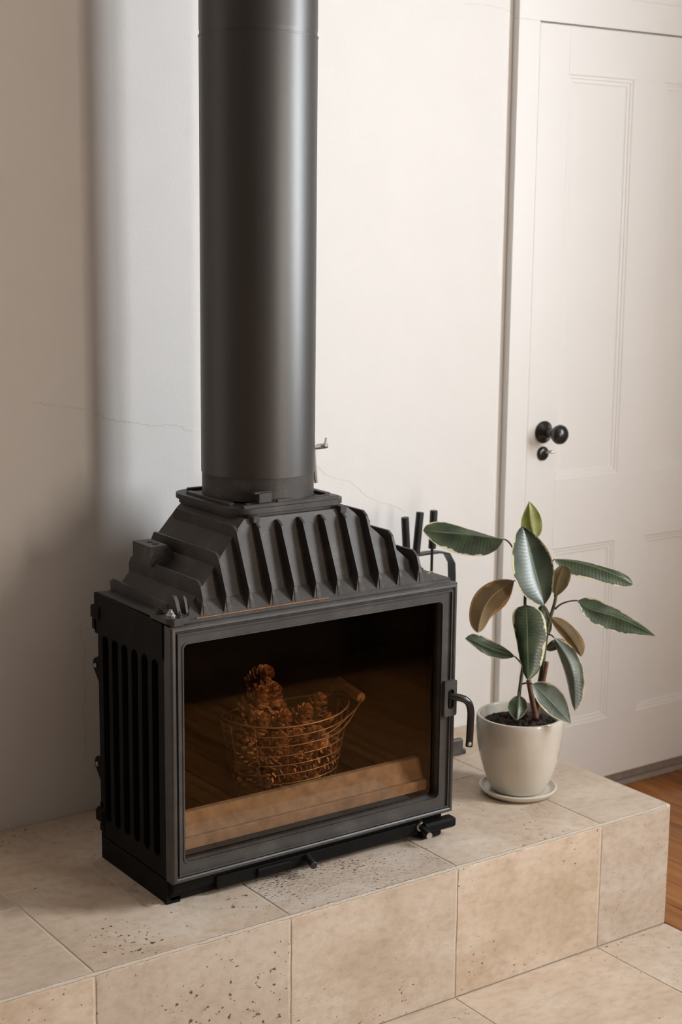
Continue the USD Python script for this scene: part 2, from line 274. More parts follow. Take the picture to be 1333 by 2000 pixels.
# hairline cracks in the plaster, raised lips a fraction of a millimetre proud of the wall
def unproj_y(px, y=0.0):
    d = CF + (px[0] - 666.5) / FPX * CR + (1000 - px[1]) / FPX * CU
    return CAM + d * (y - CAM[1]) / d[1]
rc = random.Random(3)
def crack(pts, w):
    q = spline([unproj_y(p) for p in pts], 46); q[:, 1] = 0
    q[1:-1, 0] += [rc.gauss(0, .0016) for _ in range(44)]; q[1:-1, 2] += [rc.gauss(0, .0012) for _ in range(44)]
    t = np.gradient(q, axis=0); nrm = np.c_[-t[:, 2], t[:, 0]]; nrm /= np.linalg.norm(nrm, axis=1)[:, None] + 1e-9
    ww = w * np.sin(np.linspace(.06, np.pi - .06, 46)) ** .5 * V([rc.uniform(.6, 1.2) for _ in range(46)])
    a, b = q.copy(), q.copy(); a[:, 0] += nrm[:, 0] * ww; a[:, 2] += nrm[:, 1] * ww; b[:, 0] -= nrm[:, 0] * ww; b[:, 2] -= nrm[:, 1] * ww
    a[:, 1] = b[:, 1] = .0005; top = q.copy(); top[:, 1] = -.0005; n = 46
    v = np.vstack([a, top, b]); f = []
    for i in range(n - 1):
        for s in (0, n): f += [[s + i, s + i + 1, s + n + i + 1], [s + i, s + n + i + 1, s + n + i]]
    obj('hairline_crack', trimesh.Trimesh(v, f, process=False), 'crack', wb)
crack([(179, 804), (205, 815), (235, 823), (262, 825), (285, 830), (310, 832), (340, 830), (365, 839), (391, 843)], .0006)
crack([(60, 788), (100, 790), (140, 796), (176, 800)], .0004)
crack([(160, 1215), (162, 1250), (167, 1270), (163, 1300), (168, 1335), (164, 1370), (165, 1410), (166, 1440), (165, 1490)], .0009)
crack([(620, 910), (650, 932), (690, 945), (715, 968), (760, 985), (790, 1000)], .0004)
crack([(905, 9), (960, 12), (985, 18), (1003, 24)], .0004)

# door surround
t1 = thing('trim_1', None, None, kind='structure')
def leg(x0, x1, z0, z1): return box(x0, x1, -.022, .002, z0, z1, .0008)
obj('architrave_upright', leg(1.266, DX0, ZF + .001, 1.771), 'paint', t1); obj('architrave_upright', leg(DX1, DX1 + .07, ZF + .001, 1.771), 'paint', t1)
obj('architrave_head', leg(1.266, DX1 + .07, 1.7712, 1.845), 'paint', t1)
obj('door_jamb', cat(box(DX0 - .018, DX0, .0, .11, ZF + .001, 1.771), box(DX1, DX1 + .018, .0, .11, ZF + .001, 1.771), box(DX0, DX1, .0, .11, DZ1 + .003, 1.785)), 'paint', t1)
t2 = thing('trim_2', None, None, kind='structure')
obj('door_threshold', cat(box(DX0, DX1, .012, .11, ZF + .0005, -.242, .003), box(DX0, DX1, -.004, .014, ZF + .0005, -.272, .002)), 'threshold_paint', t2)
bb = thing('baseboard_back', None, None, kind='structure')
obj('baseboard', box(DX1 + .07, XR, -.018, 0, ZF + .001, ZF + .16, .004), 'paint', bb)

# four-panel door
d1 = thing('door_1', None, None, kind='structure')
DY = -.0219
xs = (1.437, 1.666, 1.7805, 2.010); zs = (-.0635, .4395, .625, 1.651)
g_ = .0001
for a, b in ((DX0 + .0003, xs[0]), (xs[3], DX1 - .0003)): obj('door_stile', box(a, b, DY, .03, -.235, 1.766, .0004), 'paint', d1)
for a, b in ((-.235, zs[0]), (zs[1], zs[2]), (zs[3], 1.766)): obj('door_rail', box(xs[0] + g_, xs[3] - g_, DY, .03, a, b, .0004), 'paint', d1)
for a, b in ((zs[0], zs[1]), (zs[2], zs[3])): obj('door_muntin', box(xs[1], xs[2], DY, .03, a + g_, b - g_, .0004), 'paint', d1)
mould = [(0, -.012), (0, -.0002), (.003, -.0024), (.0085, -.003), (.0105, -.0050), (.018, -.0058), (.0205, -.0078), (.0280, -.0086), (.0285, -.012)]
for a, b in ((xs[0], xs[1]), (xs[2], xs[3])):
    for c, d in ((zs[0], zs[1]), (zs[2], zs[3])):
        obj('door_panel', box(a + .002, b - .002, DY + .0085, .02, c + .002, d - .002), 'paint', d1)
        obj('panel_moulding', mitre(a, b, c, d, mould, DY), 'paint', d1)
kx, kz = 1.391, .755
kn = obj('door_knob', lathe([(0, .078), (.010, .0775), (.019, .074), (.0245, .067), (.0255, .060), (.023, .053), (.017, .048), (.011, .045), (.0095, .036), (.0105, .018), (0, .018)], (kx, DY, kz), '-y', 40), 'black_knob', d1, smooth=40, label='round black door knob')
obj('rosette', lathe([(0, -.001), (.028, -.001), (.029, .004), (.026, .008), (.018, .012), (.013, .020), (0, .020)], (kx, DY, kz), '-y', 40), 'black_knob', kn, smooth=40)
es = obj('keyhole_cover', lathe([(0, -.001), (.0185, -.001), (.0185, .004), (.016, .007), (.010, .0085), (0, .009)], (kx - .001, DY, kz - .056), '-y', 36), 'black_knob', d1, smooth=40, label='round black keyhole cover under the knob')
obj('key', cat(cyl((kx + .004, DY - .006, kz - .052), (kx + .009, DY - .030, kz - .049), .0042, 12), cyl((kx + .001, DY - .028, kz - .050), (kx + .015, DY - .032, kz - .048), .0032, 10, ch=.001)), 'steel', es, label='small metal key stem')

# ------------------------------------------------------------------ floor boards
fl = thing('floor', None, None, kind='structure')
obj('subfloor', box(XL, XR, YF, .1, ZF - .05, ZF - .012), 'subfloor', fl, False)
rb = random.Random(11); SLX, SLY = 1.200, -1.504
x = XL; k = 0
while x < XR - .01:
    w = min(.098, XR - x); y1 = 0.012
    spans = []
    y = YF - rb.uniform(0, 1.2)
    while y < .012:
        L = rb.uniform(1.5, 2.6); a, b = max(y, YF), min(y + L, .012); y += L
        if x + w / 2 < SLX: b = min(b, SLY - .004)
        if b - a > .04: spans.append((a, b))
    x0, x1 = x + .0007, x + w - .0007
    for a, b in spans:
        for lo, hi in (((x0, x1),) if not (x0 < SLX < x1) else ((x0, SLX - .001), (SLX + .004, x1))):
            bb_ = b if lo > SLX - .001 or b < SLY else SLY - .004
            if hi - lo > .004 and bb_ - a > .03: obj('floor_board', box(lo, hi, a + .0006, bb_ - .0006, ZF - .018, ZF, .0016), 'pine', fl, False)
    x += w

# ------------------------------------------------------------------ travertine
def tile(w, h, t, ch, seed, jit=.0011, n=18):
    """A tumbled tile in the local xy plane, face at z = 0, thickness downwards, with a worn uneven arris."""
    r = np.random.default_rng(seed)
    def loop(ins, j):
        p = []
        for (ax, ay), (bx, by) in zip(((ins, ins), (w - ins, ins), (w - ins, h - ins), (ins, h - ins)), ((w - ins, ins), (w - ins, h - ins), (ins, h - ins), (ins, ins))):
            for k in range(n): p.append([ax + (bx - ax) * k / n, ay + (by - ay) * k / n])
        p = V(p); c = V([w / 2, h / 2]); inward = np.sign(c - p) * (np.abs(p - c) > V([w / 2 - ins - 1e-6, h / 2 - ins - 1e-6]))
        nz = r.normal(0, 1, (len(p), 1)); nz = (nz + np.roll(nz, 1, 0) + np.roll(nz, -1, 0)) / 1.7
        return p + inward * np.abs(nz) * j
    L = 4 * n
    rows = [np.c_[loop(0, 0), np.full(L, -t)], np.c_[loop(0, jit * .3), np.full(L, -ch)], np.c_[loop(ch * .35, jit * .6), np.full(L, -ch * .35)], np.c_[loop(ch, jit), np.zeros(L)]]
    v = np.vstack(rows + [[[w / 2, h / 2, -t]], [[w / 2, h / 2, 0]]]); f = []
    for a in range(3):
        for k in range(L):
            q = (k + 1) % L; f += [[a * L + k, a * L + q, (a + 1) * L + q], [a * L + k, (a + 1) * L + q, (a + 1) * L + k]]
    for k in range(L):
        q = (k + 1) % L; f += [[4 * L, q, k], [4 * L + 1, 3 * L + k, 3 * L + q]]
    return trimesh.Trimesh(v, f, process=False)
TH = .014
def flat_tile(x0, x1, y0, y1, z, m, parent, seed, ch=.0022):
    t = tile(x1 - x0, y1 - y0, TH, ch, seed); t.apply_translation([x0, y0, z]); obj('tile', t, m, parent)
def front_tile(x0, x1, z0, z1, y, m, parent, seed, ch=.002):
    t = tile(x1 - x0, z1 - z0, TH, ch, seed); v = t.vertices.copy(); t.vertices = np.c_[x0 + v[:, 0], y - v[:, 2], z0 + v[:, 1]]; obj('tile', t, m, parent)
def side_tile(y0, y1, z0, z1, x, m, parent, seed, ch=.002):
    t = tile(y1 - y0, z1 - z0, TH, ch, seed); v = t.vertices.copy(); t.vertices = np.c_[x + v[:, 2], y0 + v[:, 0], z0 + v[:, 1]]; obj('tile', t, m, parent)
HY, HX = -.6914, 1.198
jx = [-1.454, -1.048, -.642, -.236, .170, .576, .982, HX]
he = thing('raised_hearth', 'raised travertine block hearth carrying the stove and the plant pot', 'hearth')
obj('core', box(-1.45, HX - .0015, HY + .0015, -.001, ZF + .001, -.0015), 'grout', he, False)
gap = .0014
for k in range(7):
    a, b = jx[k] + gap, jx[k + 1] - gap
    if k == 6: b = HX
    row = -.3015 if k >= 3 else -.371
    m1 = {3: 'travertine', 4: 'travertine_pitted', 5: 'travertine', 6: 'travertine_smooth', 2: 'travertine_smooth'}.get(k, 'travertine')
    flat_tile(a, b, HY + .0050, row - gap, 0, m1, he, 10 + k, .002); flat_tile(a, b, row + gap, -.001, 0, 'travertine_smooth' if k > 4 else 'travertine', he, 30 + k)
    front_tile(a, b, ZF + .001, -.0045, HY, {4: 'travertine', 3: 'travertine_holed', 5: 'travertine', 6: 'travertine'}.get(k, 'travertine'), he, 50 + k)
for a, b, sd in ((HY + .0002, -.3015 - gap, 70), (-.3015 + gap, -.001, 71)): side_tile(a, b, ZF + .001, -.0022, HX + .0002, 'travertine_smooth', he, sd)
gx = np.linspace(-1.45, HX - .003, 200); gr = np.random.default_rng(8).normal(0, .0005, (200, 3))
gv = np.vstack([np.c_[gx, HY + .0002 + np.abs(gr[:, 0]), np.full(200, -.0052) + gr[:, 1]], np.c_[gx, HY + .0022 + np.abs(gr[:, 0]), -.0016 - np.abs(gr[:, 1])], np.c_[gx, HY + .0060 + gr[:, 2], np.full(200, -.0003)], np.c_[gx, np.full(200, HY + .008), np.full(200, -.008)]])
gf = []
for i in range(199):
    for a in range(4):
        b = (a + 1) % 4; gf += [[a * 200 + i, b * 200 + i, b * 200 + i + 1], [a * 200 + i, b * 200 + i + 1, a * 200 + i + 1]]
gm = trimesh.Trimesh(gv, gf, process=False); gm.fix_normals()
obj('edge_grout', gm, 'edge_grout', he, smooth=True, label='pale ragged grout along the front edge')
# stone pad in the cut-out round the stove's foot
obj('stove_pad', ext_z(rrect(-.036, .690, -.512, -.222, .012), -.002, .0018), 'travertine', he)
lo = thing('floor_hearth', 'flat travertine paving at floor level in front of the raised hearth', 'hearth')
obj('bed', box(-1.45, SLX - .001, SLY, HY + .01, ZF - .045, ZF - .0012), 'grout', lo, False)
for k in range(7):
    for y0, y1 in ((-1.097, HY), (-1.5035, -1.097)):
        flat_tile(jx[k] + gap, (jx[k + 1] if k < 6 else SLX + .002) - gap, y0 + gap, y1 - (gap if y1 < HY - .01 else .0004), ZF + .0006, 'travertine_smooth' if (k + int(y0 < -1.2)) % 3 else 'travertine', lo, 90 + 2 * k + int(y0 < -1.2))

# ------------------------------------------------------------------ the stove
SW = .6700; FY, BY, BB = -.554, -.520, -.250      # width, front of door, front of body, back of body
st = thing('wood_stove', 'black cast iron wood stove with finned hood and wide glass door', 'stove', group=None)
sd_ = sg.box(BB, .048, BY, .485) if False else sg.box(BY, .050, BB, .556)
slots = []
for k in range(6):
    y = -.282 - k * .0405
    slots.append(sg.box(y - .0125, .10, y + .0125, .464).union(sg.Point(y, .464).buffer(.0125)).union(sg.Point(y, .10).buffer(.0125)))
def side_panel(x, s):
    holes = shapely.union_all(slots)
    def at(a, b): return (x + min(s * a, s * b), x + max(s * a, s * b))
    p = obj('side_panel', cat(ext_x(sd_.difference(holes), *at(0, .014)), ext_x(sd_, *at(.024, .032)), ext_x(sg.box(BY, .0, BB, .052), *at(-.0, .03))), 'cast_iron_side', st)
    obj('side_flange', cat(ext_x(sg.Polygon([(BY - .004, .485), (BB + .002, .476), (BB + .002, .558), (BY - .004, .553)]), *at(-.006, .006))), 'cast_iron_side', p)
    return p
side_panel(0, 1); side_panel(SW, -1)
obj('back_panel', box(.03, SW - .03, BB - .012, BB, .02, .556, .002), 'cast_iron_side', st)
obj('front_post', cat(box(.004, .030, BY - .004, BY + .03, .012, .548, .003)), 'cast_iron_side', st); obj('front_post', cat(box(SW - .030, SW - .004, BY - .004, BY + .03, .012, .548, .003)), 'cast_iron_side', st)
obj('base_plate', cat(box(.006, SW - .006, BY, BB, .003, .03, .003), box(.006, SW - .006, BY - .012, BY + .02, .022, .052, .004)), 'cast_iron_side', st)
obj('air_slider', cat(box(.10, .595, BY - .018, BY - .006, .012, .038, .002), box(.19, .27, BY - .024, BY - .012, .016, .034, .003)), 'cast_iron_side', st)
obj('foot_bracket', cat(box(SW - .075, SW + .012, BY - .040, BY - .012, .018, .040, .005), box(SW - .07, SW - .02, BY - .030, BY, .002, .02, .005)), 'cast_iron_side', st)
obj('control_knob', cat(cyl((.312, BY - .010, .030), (.300, BY - .058, .028), .0075, 18, ch=.001)), 'dark_metal', st, label='black air control knob under the left of the door')
ck = obj('control_knob', cyl((.598, BY - .022, .030), (.588, BY - .062, .027), .0065, 18, ch=.001), 'dark_metal', st, label='black air control knob under the right of the door')
obj('knob_collar', cyl((.604, BY - .010, .0305), (.5975, BY - .025, .030), .0105, 16, ch=.002), 'steel', ck, label='bright steel collar of the knob')
obj('knob_tip', (lathe([(0, 0), (.0066, 0), (.0066, .002), (0, .002)], (0, 0, 0), 'z', 16).apply_transform(trimesh.geometry.align_vectors([0, 0, 1], [-.25, -.97, -.05])).apply_translation([.588, BY - .0625, .027])), 'steel', ck)
# top deck
deck = sg.box(.0, BY - .012, SW, BB)
obj('top_deck', cat(ext_z(deck.difference(sg.box(.07, BY + .03, SW - .07, BB - .03)), .545, .558), box(.004, SW - .004, BY - .018, BY, .536, .556, .003)), 'cast_iron', st)
# firebox interior
fb = obj('firebox', cat(box(.033, SW - .033, BB - .03, BB - .022, .05, .555), box(.032, .040, BY + .01, BB - .02, .05, .555), box(SW - .040, SW - .032, BY + .01, BB - .02, .05, .555), box(.033, SW - .033, BY, BB - .02, .052, .100), box(.033, SW - .033, BY + .02, BB - .02, .515, .535)), 'firebox_iron', st, False)
obj('log_ledge', cat(ext_x(sg.Polygon([(BY + .002, .100), (BY + .002, .1195), (BY + .004, .1215), (BY + .013, .1215), (BY + .015, .126), (BY + .026, .152), (BY + .029, .1615), (BY + .031, .163), (BY + .043, .163), (BY + .045, .160), (BY + .046, .1)]), .0405, SW - .0405)), 'ledge_stone', fb, label='pale dusty ledge along the front of the firebox')
# hood: a steep pyramid casting with eleven front ribs that carry on over the flanks as stepped fins
hd = sub('hood', st)
Z0, Z1 = .556, .716
core = hull([(.040, -.519, Z0), (SW - .040, -.519, Z0), (.040, BB, Z0), (SW - .040, BB, Z0),
             (.200, -.463, .706), (SW - .200, -.463, .706), (.200, BB + .03, .706), (SW - .200, BB + .03, .706), (.212, -.459, Z1), (SW - .212, -.459, Z1), (.212, BB + .03, Z1), (SW - .212, BB + .03, Z1)])
flare = hull([(x, y, z) for x, y, z in ((.044, -.534, Z0), (SW - .044, -.534, Z0), (.044, -.534, Z0 + .003), (SW - .044, -.534, Z0 + .003), (.05, -.506, Z0), (SW - .05, -.506, Z0), (.062, -.510, .583), (SW - .062, -.510, .583), (.052, -.5235, .5665), (SW - .052, -.5235, .5665))])
obj('hood_shell', Manifold_union([core, flare]), 'cast_iron', hd)
def flank_z(x): x = min(x, SW - x); return min(Z1, Z0 + (x - .040) / .160 * .150) if x < .2 else Z1
def front_y(z): return -.519 + (z - Z0) / (Z1 - Z0) * (-.459 + .519)
for k in range(-5, 6):
    x = SW / 2 + k * .0510
    top = flank_z(x); flankfin = top < Z1 - .001
    if flankfin: zt = .622 + (min(x, SW - x) - .08) * .853
    else: zt = Z1 - .006
    yb = BB + .032 if not flankfin else BB + .012
    pts = [(yb + (.02 if not flankfin else 0), Z0 + .004), (yb, zt - .016), (yb - .012, zt)] if flankfin else [(-.440, Z0 + .01), (-.440, zt - .002)]
    zk = .5955
    if zt - .02 < zk: zk = zt - .018
    def crest(z): return -.480 + (.709 - z) / (.709 - .594) * (-.530 + .480)
    pts += [(crest(zt) + .010, zt), (crest(zt - .009), zt - .009)]
    pts += [(crest(zk), zk), (-.5335, zk - .018), (-.5345, Z0 + .0008), (-.520, Z0 + .0006)]
    if not flankfin: pts += [(-.47, Z0 + .001)]
    poly = sg.Polygon(pts).buffer(0)
    poly = poly.buffer(-.005, quad_segs=5).buffer(.005, quad_segs=5).union(sg.Polygon([(-.5345, Z0 + .0008), (-.5345, Z0 + .008), (-.50, Z0 + .008), (-.50, Z0 + .0008)]))
    rib = ext_x(poly, x - .0027, x + .0027)
    gus = hull([(x - .010, -.5335, Z0 + .001), (x + .010, -.5335, Z0 + .001), (x, -.5345, Z0 + .001), (x - .0025, -.531, .590), (x + .0025, -.531, .590), (x - .003, -.505, .590), (x + .003, -.505, .590), (x - .010, -.512, Z0 + .001), (x + .010, -.512, Z0 + .001)]) if zt > .60 else None
    obj('rib', cat([rib] + ([gus] if gus is not None else [])), 'cast_iron', hd, smooth=25)
for s in (0, 1):
    x = .034 if not s else SW - .034
    obj('rib', ext_x(sg.Polygon([(BB + .004, Z0), (BB + .008, Z0 + .018), (BB - .006, Z0 + .026), (BY + .045, Z0 + .020), (BY + .04, Z0)]), x - .0022, x + .0022), 'cast_iron', hd)
obj('hood_bracket', cat(*[ext_y(sg.Polygon([(.070, .618), (.070, .657), (.108, .657), (.122, .640), (.12, .61)]), -.343, -.270)]), 'cast_iron', hd)
for y in (-.300, -.322): obj('bracket_hole', cyl((.092, y, .6565), (.092, y, .6576), .0062, 18), 'rope_seal', hd)
obj('hood_bracket', ext_y(sg.Polygon([(SW - .070, .618), (SW - .12, .61), (SW - .122, .640), (SW - .108, .657), (SW - .070, .657)]), -.343, -.270), 'cast_iron', hd)
obj('rust_line', box(.060, .360, BY - .0165, BY - .012, Z0 + .0004, Z0 + .0021), 'rust', hd, label='rust coloured line along the hood foot')
# top plate and steps under the flue
pl = rrect(.200, .470, -.452, -.180, .045)
tp = obj('top_plate', cat(ext_z(rrect(.206, .464, -.446, -.186, .04), .713, .722), ext_z(pl, .7225, .7325)), 'cast_iron', st)
for y0, y1, x0, x1 in ((-.442, -.432, .222, .448), (-.424, -.414, .240, .432), (-.205, -.195, .235, .435)): obj('plate_ridge', box(x0, x1, y0, y1, .731, .7385, .0015), 'cast_iron', tp)
obj('plate_ridge', box(.214, .228, -.40, -.23, .731, .7385, .0015), 'cast_iron', tp); obj('plate_ridge', box(.442, .456, -.40, -.23, .731, .7385, .0015), 'cast_iron', tp)
obj('plate_lug', cat(box(.300, .335, -.442, -.436, .738, .744, .001), box(.262, .292, -.434, -.428, .7385, .760, .001), box(.252, .292, -.434, -.424, .757, .761, .001)), 'cast_iron', tp)
for x_ in (.226, .432): obj('plate_tab', box(x_, x_ + .016, -.470, -.450, .708, .722, .0015), 'cast_iron', tp)
PX, PY, PR = .335, -.315, .1155
# door
dr = sub('stove_door', st)
DX_0, DX_1, DZ_0, DZ_1 = -.003, SW + .005, .052, .551
prof = [(0, .0), (0, .024), (.003, .0275), (.0075, .0285), (.010, .0265), (.0105, .0235), (.0125, .0235), (.0135, .0285), (.0165, .0285), (.0165, .0)]
yd = FY + .0285
inner = rrect(.0245, .6365, .0905, .5155, .010)
band = sg.box(DX_0 + .0165, DZ_0 + .0165, DX_1 - .0165, DZ_1 - .0165).difference(inner)
obj('door_frame', cat(mitre(DX_0, DX_1, DZ_0, DZ_1, prof, yd), ext_y(band, FY + .0045, FY + .028), ext_y(rrect(.0215, .6395, .0875, .5185, .011).difference(inner), FY + .0030, FY + .006)), 'door_iron', dr)
obj('glass_pane', box(.018, .643, FY + .018, FY + .0215, .084, .522), 'stove_glass', dr, False, label='large amber tinted glass pane with faint soot film')
obj('seal_rope', tube(spline([(.024, FY + .026, .09), (.024, FY + .026, .51)], 8), .003, 6), 'rope_seal', dr)
lt = obj('latch_boss', cat(ext_y(rrect(.640, .6725, .268, .345, .004).difference(sg.Point(.657, .318).buffer(.0085).union(sg.Point(.657, .292).buffer(.0085)).convex_hull), FY - .006, FY + .02), box(.6425, .671, FY + .006, FY + .012, .275, .34)), 'door_iron', dr)
hdl = obj('door_handle', tube(spline([(.655, FY + .012, .312), (.668, FY - .012, .309), (.688, FY - .022, .299), (.6955, FY - .024, .282), (.6965, FY - .024, .255), (.6955, FY - .024, .225), (.694, FY - .024, .200)], 40), .0078, 16), 'black_knob', dr, smooth=40, label='bent black rod door handle')
obj('handle_rivet', lathe([(0, 0), (.0048, 0), (.0036, .003), (0, .004)], (.690, FY - .030, .208), '-y', 14), 'steel', hdl)
obj('catch_plate', cat(box(SW - .002, .712, BY - .020, BY - .006, .168, .203, .003), box(SW - .004, SW + .004, BY - .020, BY + .03, .168, .203, .002)), 'door_iron', st)
# hinge bracket with bolts and lug on the left front corner
hb = obj('hinge_bracket', cat(ext_z(sg.Polygon([(-.006, -.480), (.030, -.478), (.040, -.520), (.040, -.545), (.026, -.552), (.006, -.552), (-.006, -.540)]), .556, .5665), box(.000, .026, -.553, -.535, .549, .566, .004)), 'cast_iron', st)
obj('lug', ext_x(sg.Polygon([(-.535, .564), (-.494, .564), (-.500, .592), (-.506, .599), (-.514, .600), (-.520, .594)]), .024, .031), 'cast_iron', hb)
obj('lug', ext_x(sg.Polygon([(-.525, .564), (-.494, .564), (-.500, .590), (-.506, .596), (-.512, .596), (-.516, .590)]), .046, .051), 'cast_iron', hb)
def bolt(p, d, parent, r=.0062, m='cast_iron'):
    p = V(p); d = V(d, float); obj('bolt', cat(cyl(p, p + d * .003, r * 1.5, 18), cyl(p + d * .003, p + d * .008, r, 6), cyl(p + d * .008, p + d * .012, r * .55, 12)), m, parent)
bolt((.004, -.497, .5665), (0, 0, 1), hb); bolt((.012, -.526, .5665), (0, 0, 1), hb, m='steel'); bolt((.020, -.545, .5665), (0, 0, 1), hb, .0035)
# back corner clamps and bolted ears on the left and right
for x, s in ((0, -1), (SW, 1)):
    def pxr(a, b): return (x + min(s * a, s * b), x + max(s * a, s * b))
    obj('corner_clamp', cat(box(*pxr(-.01, .010), BB - .024, BB + .014, .505, .532, .003), box(*pxr(-.006, .006), BB - .008, BB + .016, .480, .505, .003)), 'cast_iron_side', st)
    obj('corner_foot', cat(box(*pxr(-.012, .006), BB - .02, BB + .018, .076, .108, .006), box(*pxr(-.012, .002), BB - .02, BB + .008, .055, .08, .006), box(*pxr(-.012, .000), BB - .016, BB + .008, .106, .124, .005)), 'cast_iron_side', st)
    for z in (.405, .198):
        er = obj('bolt_ear', ext_x(sg.MultiPoint([(BB - .008, z + .024), (BB - .008, z - .042)]).buffer(.001).union(sg.Point(BB + .011, z).buffer(.0155)).convex_hull, *pxr(-.009, -.001)), 'cast_iron_side', st)
        obj('bolt', lathe([(.0022, 0), (.0046, 0), (.0046, .002), (.0022, .002)], (0, 0, 0), 'z', 16).apply_transform(trimesh.geometry.align_vectors([0, 0, 1], [s, 0, 0])).apply_translation([x + s * .0005, BB + .012, z]), 'steel', er)
bolt((SW - .026, -.470, .558), (0, 0, 1), st, .005)

# ------------------------------------------------------------------ flue
fp = thing('flue_pipe', 'tall matt charcoal steel flue pipe rising from the stove top', 'pipe')
obj('collar', lathe([(PR - .012, .736), (PR - .0015, .736), (PR - .0015, .790), (PR - .012, .790)], (PX, PY, 0), 'z', 96), 'cast_iron', fp, label='cast iron collar at the foot of the flue')
obj('lower_section', lathe([(PR - .006, .783), (PR + .0004, .783), (PR + .0004, 1.6295), (PR + .0016, 1.631), (PR + .0016, 1.634), (PR - .006, 1.636)], (PX, PY, 0), 'z', 128), 'flue_paint', fp, smooth=40)
obj('upper_section', lathe([(PR - .007, 1.634), (PR - .0005, 1.634), (PR - .0005, 1.642), (PR + .0002, 1.646), (PR + .0002, ZC + .02), (PR - .007, ZC + .02)], (PX, PY, 0), 'z', 128), 'flue_paint', fp, smooth=40)
an = -.32
def pol(r, z, a=an): return (PX + r * math.cos(a), PY + r * math.sin(a), z)
dh = obj('damper_handle', cat(tube(spline([pol(PR + .002, .838), pol(PR + .004, .80), pol(PR + .0085, .752)], 12), .0045, 8), cyl(pol(PR - .002, .826), pol(PR + .032, .829), .0058, 18, ch=.0012)), 'steel', fp, label='small steel damper handle with a cross pin')
obj('cross_pin', cyl(V(pol(PR + .022, .829)) + [-.004, -.0125, -.002], V(pol(PR + .022, .829)) + [.010, .002, .014], .0030, 12, ch=.0008), 'steel', dh)

# ------------------------------------------------------------------ fire tools behind the stove
TX, TY = .935, -.118
fs = thing('fire_tool_stand', 'black arched metal stand for fire tools between stove and wall', 'stand', (TX, TY, 0))
def strap(pts, w, t):
    q = spline(pts, 40); tg = np.gradient(q, axis=0); tg /= np.linalg.norm(tg, axis=1)[:, None]; side = V([0, 1., 0]); nr = np.cross(tg, side)
    v = np.vstack([q + s * side * w / 2 + u * nr * t / 2 for s, u in ((-1, -1), (1, -1), (1, 1), (-1, 1))]); n = 40; f = []
    for i in range(n - 1):
        for a in range(4):
            b = (a + 1) % 4; f += [[a * n + i, b * n + i, b * n + i + 1], [a * n + i, b * n + i + 1, a * n + i + 1]]
    for e in (0, n - 1): f += [[e, n + e, 2 * n + e], [e, 2 * n + e, 3 * n + e]]
    m = trimesh.Trimesh(v, f, process=False); m.fix_normals(); return m
obj('arch_strap', strap([(.082, 0, .006), (.082, 0, .20), (.082, 0, .44), (.078, 0, .478), (.062, 0, .499), (.03, 0, .505), (-.03, 0, .505), (-.12, 0, .505), (-.152, 0, .499), (-.168, 0, .478), (-.172, 0, .44), (-.172, 0, .2), (-.172, 0, .006)], .026, .004), 'dark_metal', fs, smooth=50)
obj('base', ext_z(rrect(-.19, .10, -.055, .055, .01), 0, .008), 'dark_metal', fs)
for i, (dx, tilt, nm, lb) in enumerate(((-.079, .006, 'poker', 'black fire poker with tubular grip, leftmost on its stand'), (-.043, -.028, 'hearth_brush', 'black hearth brush whose tubular grip leans to the right'), (.003, -.003, 'ash_shovel', 'black ash shovel with tubular grip behind the tip of the big leaf'))):
    top = .612 if i else .604; bot = .520 if i else .528
    tl = thing(nm, lb, 'fire tool', (TX + dx, TY - .021, 0), group='fire tools hanging on the stand')
    a = V([-tilt * .5, 0, top]); b = V([tilt * .5, 0, bot])
    if i == 1: a, b = V([.006, 0, .612]), V([-.004, 0, .512])
    obj('grip', cyl(b, a, .0092, 28, ch=.001), 'dark_metal', tl)
    obj('rod', cyl(b + [0, 0, .01], (b[0], 0, .13), .0035, 12), 'dark_metal', tl)
    if nm == 'poker': obj('hook', tube(spline([(b[0], 0, .15), (b[0], 0, .06), (b[0] + .012, 0, .035), (b[0] + .026, 0, .055)], 20), .0035, 8), 'dark_metal', tl)
    elif nm == 'hearth_brush': obj('bristle_head', lathe([(0, .16), (.012, .16), (.016, .13), (.022, .06), (0, .06)], (b[0], 0, 0), 'z', 20), 'rope_seal', tl)
    else: obj('blade', cat(box(b[0] - .028, b[0] + .028, -.002, .002, .05, .14, .001)), 'dark_metal', tl)

# ------------------------------------------------------------------ basket and cones inside the firebox
BX, BYc = .364, -.379
wbk = thing('wire_basket', 'small oval wire basket of pine cones behind the stove glass', 'basket', (BX, BYc, .1005))
def ell(a, b, z, n=56, boat=0.0): t = np.arange(n) * 2 * np.pi / n; return np.c_[a * np.cos(t), b * np.sin(t), z + boat * np.abs(np.cos(t)) ** 3]
N_R = 9
for k in range(N_R):
    u = k / (N_R - 1); z = .012 + u * .166; a = .108 + .040 * u ** .8; b = .066 + .020 * u ** .8
    obj('ring_wire' if k < N_R - 1 else 'rim', tube(ell(a, b, z, boat=.012 * u ** 3), .0011 if k < N_R - 1 else .0019, 6, True), 'wire', wbk)
for k in range(12):
    t = 2 * np.pi * (k + .35) / 12; up = []
    for u in np.linspace(0, 1, 8):
        a = .108 + .040 * u ** .8; b = .066 + .020 * u ** .8; up.append((a * np.cos(t), b * np.sin(t), .012 + u * .168))
    obj('upright_wire', tube(np.vstack([[(.45 * up[0][0], .45 * up[0][1], .004)], up]), .0010, 6), 'wire', wbk)
obj('base_wire', tube(ell(.05, .03, .0022), .0012, 6, True), 'wire', wbk)
